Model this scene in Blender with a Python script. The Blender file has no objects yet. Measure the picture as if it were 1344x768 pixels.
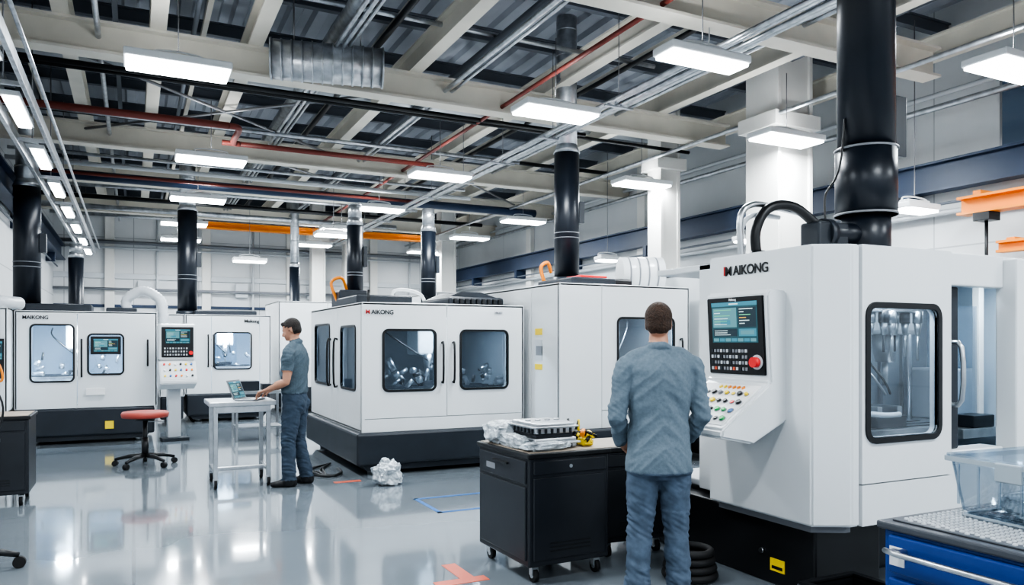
import bpy,bmesh,math,random
from mathutils import Vector,Matrix,noise
random.seed(7)
D=bpy.data; S=bpy.context.scene
# ------------------------------------------------------------------ materials
def mat(name,col,rough=.5,metal=0,emit=None,es=0,coat=0,nscale=0,namt=0,bump=0,alpha=None,spec=None):
    m=D.materials.new(name); m.use_nodes=True; nt=m.node_tree; b=nt.nodes['Principled BSDF']
    b.inputs['Base Color'].default_value=(*col,1); b.inputs['Roughness'].default_value=rough
    b.inputs['Metallic'].default_value=metal; b.inputs['Coat Weight'].default_value=coat
    if spec is not None: b.inputs['Specular IOR Level'].default_value=spec
    if emit: b.inputs['Emission Color'].default_value=(*emit,1); b.inputs['Emission Strength'].default_value=es
    if nscale:
        tc=nt.nodes.new('ShaderNodeTexCoord'); n=nt.nodes.new('ShaderNodeTexNoise'); n.inputs['Scale'].default_value=nscale; n.inputs['Detail'].default_value=5
        nt.links.new(tc.outputs['Object'],n.inputs['Vector'])
        if namt:
            r=nt.nodes.new('ShaderNodeValToRGB')
            r.color_ramp.elements[0].position=.3; r.color_ramp.elements[1].position=.7
            r.color_ramp.elements[0].color=(*[max(0,c*(1-namt)) for c in col],1); r.color_ramp.elements[1].color=(*[min(1,c*(1+namt)) for c in col],1)
            nt.links.new(n.outputs['Fac'],r.inputs['Fac']); nt.links.new(r.outputs['Color'],b.inputs['Base Color'])
        if bump:
            bp=nt.nodes.new('ShaderNodeBump'); bp.inputs['Strength'].default_value=bump; bp.inputs['Distance'].default_value=.02
            nt.links.new(n.outputs['Fac'],bp.inputs['Height']); nt.links.new(bp.outputs['Normal'],b.inputs['Normal'])
    return m
def glassmat(name,col,gl=.12,rough=.02):
    m=D.materials.new(name); m.use_nodes=True; nt=m.node_tree; nt.nodes.clear()
    o=nt.nodes.new('ShaderNodeOutputMaterial'); mx=nt.nodes.new('ShaderNodeMixShader'); t=nt.nodes.new('ShaderNodeBsdfTransparent'); g=nt.nodes.new('ShaderNodeBsdfGlossy')
    t.inputs[0].default_value=(*col,1); g.inputs['Roughness'].default_value=rough; g.inputs['Color'].default_value=(.9,.95,1,1)
    mx.inputs[0].default_value=gl
    nt.links.new(t.outputs[0],mx.inputs[1]); nt.links.new(g.outputs[0],mx.inputs[2]); nt.links.new(mx.outputs[0],o.inputs[0]); return m
def panelmat(name,c1,c2,mortar,w,h,ms,rough,namt=.06,rvar=.0,swap=None,offset=.5):
    m=D.materials.new(name); m.use_nodes=True; nt=m.node_tree; b=nt.nodes['Principled BSDF']; L=nt.links.new
    tc=nt.nodes.new('ShaderNodeTexCoord'); sp=nt.nodes.new('ShaderNodeSeparateXYZ'); cb=nt.nodes.new('ShaderNodeCombineXYZ')
    L(tc.outputs['Object'],sp.inputs[0])
    a,bb=swap or ('X','Y')
    L(sp.outputs[a],cb.inputs['X']); L(sp.outputs[bb],cb.inputs['Y'])
    br=nt.nodes.new('ShaderNodeTexBrick'); br.inputs['Scale'].default_value=1; br.inputs['Brick Width'].default_value=w; br.inputs['Row Height'].default_value=h
    br.inputs['Mortar Size'].default_value=ms; br.inputs['Mortar Smooth'].default_value=.3; br.offset=offset
    br.inputs['Color1'].default_value=(*c1,1); br.inputs['Color2'].default_value=(*c2,1); br.inputs['Mortar'].default_value=(*mortar,1)
    L(cb.outputs[0],br.inputs['Vector'])
    n=nt.nodes.new('ShaderNodeTexNoise'); n.inputs['Scale'].default_value=.9; n.inputs['Detail'].default_value=6; L(tc.outputs['Object'],n.inputs['Vector'])
    mp=nt.nodes.new('ShaderNodeMapRange'); mp.inputs['To Min'].default_value=1-namt; mp.inputs['To Max'].default_value=1+namt; mp.inputs['From Min'].default_value=.3; mp.inputs['From Max'].default_value=.7
    L(n.outputs['Fac'],mp.inputs['Value'])
    vm=nt.nodes.new('ShaderNodeVectorMath'); vm.operation='SCALE'; L(br.outputs['Color'],vm.inputs[0]); L(mp.outputs[0],vm.inputs['Scale']); L(vm.outputs[0],b.inputs['Base Color'])
    b.inputs['Roughness'].default_value=rough
    if rvar:
        m2=nt.nodes.new('ShaderNodeMapRange'); m2.inputs['From Min'].default_value=.3; m2.inputs['From Max'].default_value=.7
        m2.inputs['To Min'].default_value=rough-rvar; m2.inputs['To Max'].default_value=rough+rvar; L(n.outputs['Fac'],m2.inputs['Value']); L(m2.outputs[0],b.inputs['Roughness'])
    return m
WHITE=mat('machine_white_paint',(.69,.712,.725),.26,nscale=1.2,namt=.02)
WHITE2=mat('machine_light_grey_paint',(.54,.565,.59),.38,nscale=1.5,namt=.03)
DARK=mat('dark_slate_paint',(.022,.028,.037),.4,nscale=3,namt=.15)
DARK2=mat('dark_cabinet_paint',(.020,.023,.029),.36,nscale=4,namt=.12)
BLACK=mat('black_plastic',(.010,.011,.013),.38)
RUB=mat('rubber',(.013,.013,.014),.7)
SEAM=mat('seam_grey',(.22,.23,.25),.5)
STEEL=mat('brushed_steel',(.52,.54,.56),.3,1,nscale=12,namt=.12)
GALV=mat('galvanised_metal',(.50,.52,.545),.34,.85,nscale=9,namt=.25)
CREAM=mat('cream_steel_paint',(.64,.605,.53),.55,nscale=2,namt=.07)
COLM=mat('column_white_paint',(.70,.69,.66),.55,nscale=1.5,namt=.05)
PURL=mat('purlin_grey',(.13,.145,.17),.55)
DECK=mat('roof_deck_grey',(.36,.385,.43),.5,nscale=1,namt=.12)
NAVY=mat('duct_navy_paint',(.009,.013,.021),.36,nscale=3,namt=.2)
CRBLUE=mat('crane_rail_blue',(.024,.042,.085),.45,nscale=2,namt=.15)
ORANGE=mat('orange_paint',(.80,.25,.02),.45)
REDP=mat('dull_red_pipe',(.20,.045,.035),.5)
REDV=mat('red_vinyl',(.42,.08,.06),.5)
RED=mat('red_knob',(.75,.03,.03),.35)
YEL=mat('yellow_label',(.85,.62,.03),.5)
BLUE=mat('blue_cabinet_paint',(.010,.045,.21),.33,nscale=3,namt=.08)
BLUEL=mat('blue_tape',(.05,.16,.4),.5)
REDT=mat('red_floor_tape',(.70,.13,.07),.4)
INT=mat('enclosure_interior_grey',(.30,.33,.36),.4,.15)
INTB=mat('enclosure_interior_blue',(.50,.59,.68),.35,.05)
GLASS=glassmat('window_glass',(.84,.88,.92),.08)
GLASSD=glassmat('window_glass_tinted',(.64,.69,.74),.10)
PLAST=glassmat('clear_plastic',(.72,.78,.83),.24,.15)
LAMP=mat('lamp_diffuser',(1,1,1),.5,emit=(.93,.97,1),es=11)
LAMPB=mat('lamp_housing',(.8,.82,.83),.4)
WIRE=mat('thin_steel',(.3,.3,.31),.4,.8)
SKIN=mat('skin',(.46,.24,.16),.5,nscale=25,namt=.06)
HAIRB=mat('hair_brown',(.045,.022,.012),.65,nscale=90,namt=.5,bump=.6)
HAIRD=mat('hair_dark',(.015,.010,.008),.6,nscale=90,namt=.5,bump=.6)
SHIRTR=mat('chambray_shirt',(.130,.172,.210),.85,nscale=60,namt=.10,bump=.12)
SHIRTL=mat('slate_polo',(.075,.105,.13),.85,nscale=60,namt=.10,bump=.12)
JEANR=mat('grey_denim',(.085,.117,.165),.9,nscale=16,namt=.25,bump=.15)
JEANL=mat('dark_denim',(.045,.065,.095),.9,nscale=16,namt=.2,bump=.15)
SHOE=mat('shoe_leather',(.012,.012,.014),.45)
LIP=mat('lips',(.36,.14,.11),.5)
EYEW=mat('eye_white',(.75,.73,.7),.3); EYED=mat('eye_iris',(.03,.02,.015),.2)
TEXTB=mat('logo_black',(.01,.01,.012),.4); TEXTR=mat('logo_red',(.6,.03,.03),.4)
BAG=mat('plastic_wrap',(.50,.54,.57),.15,.25,nscale=18,namt=.4,bump=1)
WOOD=mat('worktop_beige',(.38,.32,.26),.5,nscale=6,namt=.1)
LABELW=mat('label_white',(.8,.8,.8),.5)
GREEN=mat('green_button',(.05,.4,.12),.4)
def em(n,c,s=1.0): return mat(n,(.01,.01,.01),.12,emit=c,es=s)
UI=[em('ui_background',(.015,.07,.09)),em('ui_header',(.05,.22,.30)),em('ui_pane',(.10,.26,.30)),em('ui_text',(.65,.85,.88)),em('ui_green',(.15,.55,.30)),em('ui_dark',(.01,.03,.045)),em('ui_amber',(.8,.45,.08))]
# ------------------------------------------------------------------ helpers
def E(name,loc=(0,0,0),rz=0):
    o=D.objects.new(name,None); o.empty_display_size=.2; o.location=loc; o.rotation_euler=(0,0,rz); S.collection.objects.link(o); return o
def fin(name,bm,m,parent=None,smooth=False,norm=True):
    if norm: bmesh.ops.recalc_face_normals(bm,faces=bm.faces)
    me=D.meshes.new(name); bm.to_mesh(me); bm.free()
    ms=m if isinstance(m,(list,tuple)) else [m]
    for x in ms: me.materials.append(x)
    if smooth:
        for p in me.polygons: p.use_smooth=True
    o=D.objects.new(name,me); S.collection.objects.link(o)
    if parent: o.parent=parent
    return o
def box(name,x0,x1,y0,y1,z0,z1,m,parent=None,bev=.006,seg=2):
    bm=bmesh.new(); r=bmesh.ops.create_cube(bm,size=1)
    for v in bm.verts: v.co=Vector((x0+(v.co.x+.5)*(x1-x0),y0+(v.co.y+.5)*(y1-y0),z0+(v.co.z+.5)*(z1-z0)))
    if bev>0:
        b=min(bev,.45*min(abs(x1-x0),abs(y1-y0),abs(z1-z0)))
        bmesh.ops.bevel(bm,geom=bm.edges[:],offset=b,segments=seg,affect='EDGES',profile=.5)
    return fin(name,bm,m,parent)
def sweep(bm,pts,rad,seg=16,closed=False,cap=True,up=None):
    pts=[Vector(p) for p in pts]; n=len(pts)
    if not isinstance(rad,(list,tuple)): rad=[rad]*n
    rings=[]; prev=None
    for i,p in enumerate(pts):
        if closed: t=pts[(i+1)%n]-pts[i-1]
        else: t=(pts[min(i+1,n-1)]-pts[max(i-1,0)])
        t.normalize()
        if prev is None:
            u=Vector(up) if up else (Vector((1,0,0)) if abs(t.x)<.9 else Vector((0,0,1)))
            a=(u-t*u.dot(t)).normalized()
        else: a=(prev-t*prev.dot(t)).normalized()
        prev=a; b=t.cross(a); r=rad[i]
        ra,rb=(r if isinstance(r,(list,tuple)) else (r,r))
        rings.append([bm.verts.new(p+a*(ra*math.cos(2*math.pi*k/seg))+b*(rb*math.sin(2*math.pi*k/seg))) for k in range(seg)])
    m=n if closed else n-1
    for i in range(m):
        A=rings[i];B=rings[(i+1)%n]
        for k in range(seg): bm.faces.new((A[k],A[(k+1)%seg],B[(k+1)%seg],B[k]))
    if cap and not closed:
        bm.faces.new(rings[0][::-1]); bm.faces.new(rings[-1])
def cyl(name,p0,p1,r,m,parent=None,seg=20,r2=None,smooth=True):
    bm=bmesh.new(); sweep(bm,[p0,p1],[r,r if r2 is None else r2],seg)
    o=fin(name,bm,m,parent)
    if smooth:
        for p in o.data.polygons: p.use_smooth=len(p.vertices)==4
    return o
def cr(pts,n=6):
    P=[Vector(p) for p in pts]; out=[]
    for i in range(len(P)-1):
        a=P[max(i-1,0)];b=P[i];c=P[i+1];d=P[min(i+2,len(P)-1)]
        for k in range(n):
            t=k/n; out.append(.5*((2*b)+(c-a)*t+(2*a-5*b+4*c-d)*t*t+(3*b-a-3*c+d)*t**3))
    out.append(P[-1]); return out
def tube(name,pts,r,m,parent=None,seg=12,sm=6,closed=False):
    bm=bmesh.new(); q=cr(pts,sm) if sm>1 else pts
    sweep(bm,q,r,seg,closed=closed); return fin(name,bm,m,parent,smooth=True)
def hose(name,pts,r,m,parent=None,pitch=.03):
    q=cr(pts,12); out=[q[0]]; acc=0
    for i in range(1,len(q)):
        seg=(q[i]-q[i-1]).length; d=pitch/2-acc
        while d<=seg:
            out.append(q[i-1].lerp(q[i],d/seg)); d+=pitch/2
        acc=seg-(d-pitch/2)
    rad=[r*(1 if i%2 else .84) for i in range(len(out))]
    bm=bmesh.new(); sweep(bm,out,rad,14); return fin(name,bm,m,parent,smooth=True)
def rr(x0,x1,z0,z1,r,n=5):
    P=[]
    for cx,cz,a0 in ((x1-r,z1-r,0),(x0+r,z1-r,90),(x0+r,z0+r,180),(x1-r,z0+r,270)):
        for k in range(n+1):
            a=math.radians(a0+90*k/n); P.append((cx+r*math.cos(a),cz+r*math.sin(a)))
    return P
def plate(name,outer,hole,t,fn,m,parent=None,bev=0):
    bm=bmesh.new(); es=[]
    for loop in ([outer]+([hole] if hole else [])):
        vs=[bm.verts.new((a,b,0)) for a,b in loop]
        for i in range(len(vs)): es.append(bm.edges.new((vs[i],vs[(i+1)%len(vs)])))
    bmesh.ops.triangle_fill(bm,edges=es,use_beauty=True)
    r=bmesh.ops.extrude_face_region(bm,geom=bm.faces[:])
    for v in [g for g in r['geom'] if isinstance(g,bmesh.types.BMVert)]: v.co.z+=t
    if bev:
        ed=[e for e in bm.edges if len(e.link_faces)==2 and e.calc_face_angle(0)>1.2 and abs(e.verts[0].co.z)<1e-6 and abs(e.verts[1].co.z)<1e-6]
        bmesh.ops.bevel(bm,geom=ed,offset=bev,segments=2,affect='EDGES')
    for v in bm.verts: v.co=Vector(fn(v.co.x,v.co.y,v.co.z))
    return fin(name,bm,m,parent)
def rect(x0,x1,z0,z1): return [(x0,z0),(x1,z0),(x1,z1),(x0,z1)]
def prism(name,prof,fn,t0,t1,m,parent,bev=.008):
    bm=bmesh.new(); vs=[bm.verts.new((a,b,t0)) for a,b in prof]; f=bm.faces.new(vs)
    r=bmesh.ops.extrude_face_region(bm,geom=[f])
    for v in [g for g in r['geom'] if isinstance(g,bmesh.types.BMVert)]: v.co.z=t1
    bmesh.ops.recalc_face_normals(bm,faces=bm.faces)
    if bev: bmesh.ops.bevel(bm,geom=bm.edges[:],offset=bev,segments=2,affect='EDGES')
    for v in bm.verts: v.co=Vector(fn(v.co.x,v.co.y,v.co.z))
    return fin(name,bm,m,parent)
def front(y): return lambda a,b,c:(a,y+c,b)
def left(x): return lambda a,b,c:(x+c,a,b)
def text(name,s,size,loc,rot,m,parent,sx=1):
    cu=D.curves.new(name,'FONT'); cu.body=s; cu.size=size; cu.extrude=.0015; cu.offset=size*.02; cu.space_character=.95
    o=D.objects.new(name+'_tmp',cu); S.collection.objects.link(o)
    dg=bpy.context.evaluated_depsgraph_get(); me=D.meshes.new_from_object(o.evaluated_get(dg)); D.objects.remove(o)
    me.materials.clear(); me.materials.append(m)
    n=D.objects.new(name,me); S.collection.objects.link(n); n.location=loc; n.rotation_euler=rot; n.scale=(sx,1,1); n.parent=parent; return n
def ibeam(name,axis,c,z,L0,L1,h,w,m,parent,t=.03):
    P=[(-w/2,0),(w/2,0),(w/2,t),(t/2,t),(t/2,h-t),(w/2,h-t),(w/2,h),(-w/2,h),(-w/2,h-t),(-t/2,h-t),(-t/2,t),(-w/2,t)]
    fn=(lambda a,b,cc:(cc,c+a,z+b)) if axis=='X' else (lambda a,b,cc:(c+a,cc,z+b))
    return prism(name,P,fn,L0,L1,m,parent,0)
def window(tag,x0,x1,z0,z1,fn,parent,r=.05,glass=None,g=.028):
    plate(tag+'_gasket',rr(x0-g,x1+g,z0-g,z1+g,r+g),rr(x0,x1,z0,z1,r),.03,lambda a,b,c:fn(a,b,c-.012),BLACK,parent,.004)
    plate(tag+'_glass',rr(x0-.005,x1+.005,z0-.005,z1+.005,r),None,.004,lambda a,b,c:fn(a,b,c+.008),glass or GLASSD,parent)
def vhandle(tag,x,y,z0,z1,parent,m=None,axis='F'):
    o=.05
    if axis=='F': pts=[(x,y,z0),(x,y-o,z0+.03),(x,y-o,z1-.03),(x,y,z1)]
    else: pts=[(x,y,z0),(x-o,y,z0+.03),(x-o,y,z1-.03),(x,y,z1)]
    tube(tag,pts,.014,m or BLACK,parent,8,3)
def ui(name,P,mp,sd=0):
    """screen contents: flat coloured cells on the display, u right, v up"""
    R=random.Random(sd); Q=[(0,1,0,1,0,0),(0,1,.9,1,1,1),(.03,.56,.38,.86,2,1),(.60,.97,.38,.86,5,1),(.03,.56,.16,.34,5,1),(.60,.97,.16,.34,1,1)]
    Q+=[(.4,.6,.935,.965,3,2)]
    for i in range(6):
        Q.append((.06,.06+R.uniform(.12,.4),.80-i*.07,.815-i*.07,3 if i%2 else 4,2))
        Q.append((.62,.62+R.uniform(.08,.3),.81-i*.07,.83-i*.07,(3,3,4,6)[i%4],2))
    for i in range(3): Q.append((.06,.06+R.uniform(.2,.42),.29-i*.05,.305-i*.05,3,2))
    Q.append((.64,.93,.20,.30,2,2)); Q.append((.2,.42,.45,.56,1,2))
    for i in range(7): Q.append((.03+i*.135,.15+i*.135,.03,.11,1 if i%2 else 2,1))
    bm=bmesh.new()
    for (a,b,c,d,m,l) in Q:
        o=.0008*l; vs=[bm.verts.new(mp(u,v,o)) for u,v in ((a,c),(b,c),(b,d),(a,d))]; f=bm.faces.new(vs); f.material_index=m
    return fin(name,bm,UI,P,norm=False)
def shell(P,x0,x1,y0,y1,z0,z1,fronts,lefts=None,m=None,inner=None,glass=None):
    m=m or WHITE; t=.04; g=.004
    box('side_panel_right',x1-t,x1,y0+.0,y1,z0,z1,m,P,.012)
    box('roof_panel',x0,x1,y0,y1,z1-t,z1,m,P,.012)
    box('rear_panel',x0,x1,y1-t,y1,z0,z1,m,P,.012)
    box('floor_panel',x0,x1,y0+.02,y1,z0,z0+t,m,P,.012)
    bm=bmesh.new(); bmesh.ops.create_cube(bm,size=1)
    a=(x0+.06,x1-.06,y0+.06,y1-.06,z0+.06,z1-.06)
    for v in bm.verts: v.co=Vector((a[0] if v.co.x<0 else a[1],a[2] if v.co.y<0 else a[3],a[4] if v.co.z<0 else a[5]))
    fs=[f for f in bm.faces if f.calc_center_median().y<a[2]+.001 or (lefts and any(l[4] for l in lefts) and f.calc_center_median().x<a[0]+.001)]
    bmesh.ops.delete(bm,geom=fs,context='FACES'); fin('interior_liner',bm,inner or INT,P)
    for i,(a0,a1,b0,b1,h) in enumerate(fronts):
        hole=rr(*h,.05) if h else None
        plate('front_panel_%d'%i,rect(a0+g,a1-g,b0+g,b1-g),hole,.035,front(y0),m,P,.006)
        if h: window('front_window_%d'%i,*h,front(y0),P,glass=glass)
    plate('front_backing_l',rect(x0,x0+.05,z0,z1),None,.02,front(y0+.03),SEAM,P)
    if lefts:
        for i,(a0,a1,b0,b1,h) in enumerate(lefts):
            hole=rr(*h,.05) if h else None
            plate('side_panel_%d'%i,rect(a0+g,a1-g,b0+g,b1-g),hole,.035,left(x0),m,P,.006)
            if h: window('side_window_%d'%i,*h,left(x0),P,glass=glass)
    else: box('side_panel_left',x0,x0+t,y0,y1,z0,z1,m,P,.012)
def clutter(P,x0,x1,y0,y1,z0,z1,n=10,sd=1,pw=12):
    R=random.Random(sd)
    box('work_table',x0,x1,y0,y1,z0,z0+.08,STEEL,P)
    for k in range(4): box('table_rail_%d'%k,x0,x1,y0+.02+k*(y1-y0)/4,y0+.05+k*(y1-y0)/4,z0+.08,z0+.1,DARK,P,0)
    cx=(x0+x1)/2; cy=(y0+y1)/2
    box('spindle_head',cx-.16,cx+.16,cy-.05,y1,z0+.5,z1,WHITE2,P,.03)
    cyl('spindle',(cx,cy,z0+.52),(cx,cy,z0+.3),.08,STEEL,P,r2=.05)
    cyl('tool_bit',(cx,cy,z0+.32),(cx,cy,z0+.16),.018,STEEL,P)
    box('vise',cx-.12,cx+.12,cy-.1,cy+.1,z0+.08,z0+.17,DARK2,P)
    for k in range(n):
        x=R.uniform(x0,x1);y=R.uniform(y0,cy);z=R.uniform(z0+.1,z0+.35);a=R.uniform(0,6.28);l=R.uniform(.06,.16)
        cyl('fitting_%d'%k,(x,y,z),(x+l*math.cos(a),y+l*.3,z+l*math.sin(a)),R.uniform(.015,.045),R.choice([STEEL,GALV,BLACK,STEEL]),P,12)
    for k in range(3):
        x=R.uniform(x0,x1); tube('coolant_hose_%d'%k,[(x,y1,z1-.05),(x+.05,cy,z1-.2),(cx+.05*k,cy-.05,z0+.35)],.012,R.choice([BLACK,STEEL]),P,8)
    if pw:
        l=D.lights.new('enclosure_fill','AREA'); l.shape='RECTANGLE'; l.size=.5; l.size_y=.08; l.energy=pw; l.color=(.82,.93,1)  # added fill light so the interior reads through the glass, no fixture modelled
        o=D.objects.new('enclosure_fill',l); S.collection.objects.link(o); o.parent=P; o.location=(cx,y0+.02,z1+.03)
def exhaust(name,x,y,r,z0,z1,ztop,seg=28,collar=True):
    P=E(name,(x,y,0))
    cyl('lower_duct',(0,0,z0),(0,0,z1),r,NAVY,P,seg)
    cyl('foot_flange',(0,0,z0-.12),(0,0,z0+.02),r*1.15,DARK,P,seg)
    for k,z in enumerate((z0+(z1-z0)*.32,z0+(z1-z0)*.36)): cyl('band_%d'%k,(0,0,z),(0,0,z+.012),r*1.03,SEAM,P,seg)
    cyl('upper_reducer',(0,0,z1),(0,0,z1+.12),r*1.06,GALV,P,seg,r2=r*.82)
    cyl('upper_duct',(0,0,z1+.12),(0,0,ztop),r*.82,GALV,P,seg)
    z=z1+.3;k=0
    while z<ztop:
        cyl('duct_rib_%d'%k,(0,0,z),(0,0,z+.02),r*.85,GALV,P,seg); z+=.35;k+=1
    box('junction_box',r*.9,r*1.4,-.08,.08,z0+(z1-z0)*.45,z0+(z1-z0)*.45+.3,DARK,P)
    return P
# ------------------------------------------------------------------ room shell
XL,XR,YB,YF,ZT=-1.95,9.85,24.0,-6.0,6.1
FLOOR=panelmat('epoxy_floor',(.205,.235,.262),(.212,.243,.270),(.14,.16,.18),4.2,3.6,.012,.11,namt=.06,rvar=.04,offset=0)
FLOOR.node_tree.nodes['Principled BSDF'].inputs['Coat Weight'].default_value=.6
FLOOR.node_tree.nodes['Principled BSDF'].inputs['Coat Roughness'].default_value=.05
WALLX=panelmat('wall_panels_side',(.62,.635,.645),(.59,.605,.615),(.40,.415,.43),3.4,.95,.012,.6,swap=('Y','Z'),offset=0)
WALLY=panelmat('wall_panels_back',(.66,.675,.685),(.63,.645,.655),(.38,.395,.41),1.7,1.5,.012,.6,swap=('X','Z'),offset=0)
box('floor',XL-.2,XR+.2,YF,YB+.2,-.2,0,FLOOR,None,0)
box('wall_right',XR,XR+.2,YF,YB+.2,0,ZT,WALLX,None,0)
box('wall_left',XL-.2,XL,YF,YB+.2,0,ZT,WALLX,None,0)
box('wall_back',XL,XR,YB,YB+.2,0,ZT,WALLY,None,0)
bm=bmesh.new(); prof=[]; x=XL-.2
while x<XR+.2:
    prof+= [(x,ZT),(x+.14,ZT),(x+.18,ZT+.07),(x+.3,ZT+.07)]; x+=.34
A=[bm.verts.new((a,YF,b)) for a,b in prof]; B=[bm.verts.new((a,YB+.2,b)) for a,b in prof]
for i in range(len(A)-1): bm.faces.new((A[i],A[i+1],B[i+1],B[i]))
fin('ceiling',bm,DECK)
box('trim_1',XL,XR,YB-.06,YB,3.35,3.5,WHITE2,None,.01)
box('trim_2',XL,XR,YB-.05,YB,2.55,2.63,CRBLUE,None,.01)
box('baseboard_right',XR-.03,XR,YF,YB,0,.15,SEAM,None,.005)
box('baseboard_back',XL,XR,YB-.03,YB,0,.15,SEAM,None,.005)
W=E('window_1',(XR-.03,0,0))
box('frame',0,.06,3.8,5.9,3.95,4.95,WIRE,W)
PANE=mat('window_pane',(.10,.14,.2),.1)
for k in range(3): box('pane_%d'%k,-.012,.01,3.86+k*.69,4.48+k*.69,4.02,4.88,PANE,W,.004)
for i,y in enumerate((3.0,8.2,13.4,18.6)): box('trim_%d'%(i+3),XR-.12,XR,y-.14,y+.14,0,ZT,COLM,None,.01)
for i,x in enumerate((-.6,1.9,4.3,6.9,9.2)): box('trim_%d'%(i+8),x-.12,x+.12,YB-.14,YB,0,ZT,COLM,None,.01)
P=E('wall_pipework')
for i,(z,r) in enumerate(((4.35,.05),(4.2,.03),(3.05,.04),(5.2,.05))): cyl('back_pipe_%d'%i,(XL,YB-.2,z),(XR-.4,YB-.2,z),r,WHITE2 if i%2 else SEAM,P,10)
for i,x in enumerate((.6,3.2,5.3,8.1)): cyl('back_riser_%d'%i,(x,YB-.14,.2),(x,YB-.14,5.4),.03,WHITE2,P,10); box('wall_box_%d'%i,x-.5,x-.15,YB-.16,YB,2.9,3.3,WHITE2,P)
for i,z in enumerate((4.9,3.3)): cyl('side_pipe_%d'%i,(XR-.15,-4,z),(XR-.15,23.8,z),.035,WHITE2,P,10)
def column(x,y,s):
    P=E('steel_column',(x,y,0)); h=s/2
    box('shaft',-h,h,-h*.86,h*.86,0,5.9,COLM,P,.02)
    box('edge_flange_l',-h-.02,-h+.04,-h,h,0,5.9,COLM,P,.008); box('edge_flange_r',h-.04,h+.02,-h,h,0,5.9,COLM,P,.008)
    box('base_plate',-h-.1,h+.1,-h-.1,h+.1,0,.04,SEAM,P); box('cap_bracket',-h-.12,h+.12,-h-.05,h+.05,4.55,4.75,COLM,P)
column(8.25,8.05,.62); column(8.3,10.75,.38); column(8.3,21.1,.42); column(4.9,22.9,.36); column(5.9,23,.36)
# ------------------------------------------------------------------ roof steel
P=E('roof_cross_beams')
for i,y in enumerate((-2.5,2,6.0,9.6,14,17.2,21)): ibeam('beam_%d'%i,'X',y,4.74,XL,8.65 if i in(2,3) else XR,.36,.24,CREAM,P)
P=E('roof_joists')
for i,x in enumerate((-.7,.25,1.3,3.3,5.3,7.3,9.0)): ibeam('joist_%d'%i,'Y',x,5.1,YF,YB,.3,.17,CREAM,P,.025)
P=E('roof_purlins'); y=-5;i=0
while y<24: ibeam('purlin_%d'%i,'X',y,5.68,XL,XR,.18,.09,PURL,P,.02); y+=1.45;i+=1
P=E('roof_long_purlins')
for i,x in enumerate((-1.3,-.2,.8,2.3,2.9,4.3,6.3,8.2)): box('rail_%d'%i,x-.03,x+.03,YF,YB,5.48,5.56,PURL if i%2 else CREAM,P,0)
P=E('roof_braces')
for i,(a,b) in enumerate((((-1,10,5.0),(3.3,14,5.0)),((3.3,10,5.0),(-.7,14,5.0)),((5.3,14,5),(8.5,17,5)),((1.3,14.2,5),(4.9,17,5)))): cyl('brace_%d'%i,a,b,.022,WIRE,P,8)
P=E('overhead_conduit_tray')
for i,dx in enumerate((-.14,-.05,.04,.13)): cyl('conduit_%d'%i,(5.2+dx,-3,4.42+.02*(i%2)),(5.2+dx,23.5,4.42+.02*(i%2)),.026,GALV,P,10)
y=-2
i=0
while y<23: box('tray_rung_%d'%i,5.0,5.4,y-.02,y+.02,4.37,4.39,GALV,P,0); cyl('hanger_%d'%i,(5.2,y,4.38),(5.2,y,5.6),.006,WIRE,P,6); y+=1.6;i+=1
P=E('ceiling_conduits')
for i,(x,z,r,m) in enumerate(((2.1,5.0,.025,GALV),(2.18,5.0,.025,GALV),(2.26,5.02,.02,GALV),(3.75,4.95,.03,GALV),(3.85,4.95,.02,GALV),(6.4,5.0,.03,GALV),(6.5,5.0,.03,GALV),(7.9,4.7,.03,GALV),(-.35,4.95,.03,GALV),(.65,5.3,.03,PURL),(2.75,5.3,.04,BLACK),(9.3,4.6,.04,GALV),(6.0,5.3,.035,BLACK),(2.2,5.3,.09,GALV),(4.05,5.25,.1,PURL))):
    cyl('conduit_%d'%i,(x,-4,z),(x,23.7,z),r,m,P,10)
for i,(y,z,r,m) in enumerate(((10.3,4.85,.035,BLACK),(10.45,4.85,.03,BLACK),(12.6,4.9,.03,GALV),(13.0,5.0,.04,BLACK),(15.2,4.85,.03,GALV),(16.1,4.65,.09,CRBLUE),(18.3,4.9,.05,GALV),(19.2,4.8,.05,BLACK),(8.5,5.35,.03,GALV),(11.6,5.4,.12,WHITE2),(20,4.7,.06,GALV),(22.4,4.9,.06,GALV),(14.9,4.62,.04,WHITE2))):
    cyl('cross_conduit_%d'%i,(XL+.05,y,z),(8.6 if i%2 else 6.4,y,z),r,m,P,10)
P=E('red_sprinkler_pipes')
cyl('main_run',(4.6,-3,4.85),(4.6,23,4.85),.028,REDP,P,12)
cyl('branch_0',(-1.8,11.4,4.62),(1.2,11.4,4.62),.05,REDP,P,12); cyl('branch_1',(1.2,12.3,4.6),(4.6,12.3,4.6),.04,REDP,P,12)
tube('branch_elbow',[(1.2,11.4,4.62),(1.35,11.5,4.62),(1.35,12.2,4.6),(1.45,12.3,4.6)],.045,REDP,P)
cyl('branch_2',(-1.8,15.4,4.55),(5.5,15.4,4.55),.03,REDP,P,12)
P=E('spiral_air_duct')
dA=Vector((1.42,9.12,4.84)); dB=Vector((2.66,8.85,4.84))
cyl('duct_body',dA,dB,.225,GALV,P,28)
for k in range(12):
    t=k/11; a=dA.lerp(dB,t); d=(dB-dA).normalized()*.010
    cyl('spiral_seam_%d'%k,a-d,a+d,.236,GALV,P,28)
for s in (dA.lerp(dB,.2),dA.lerp(dB,.8)): cyl('hanger_strap_%g'%s.x,s+Vector((0,0,.2)),s+Vector((0,0,.8)),.01,WIRE,P,6)
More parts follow.
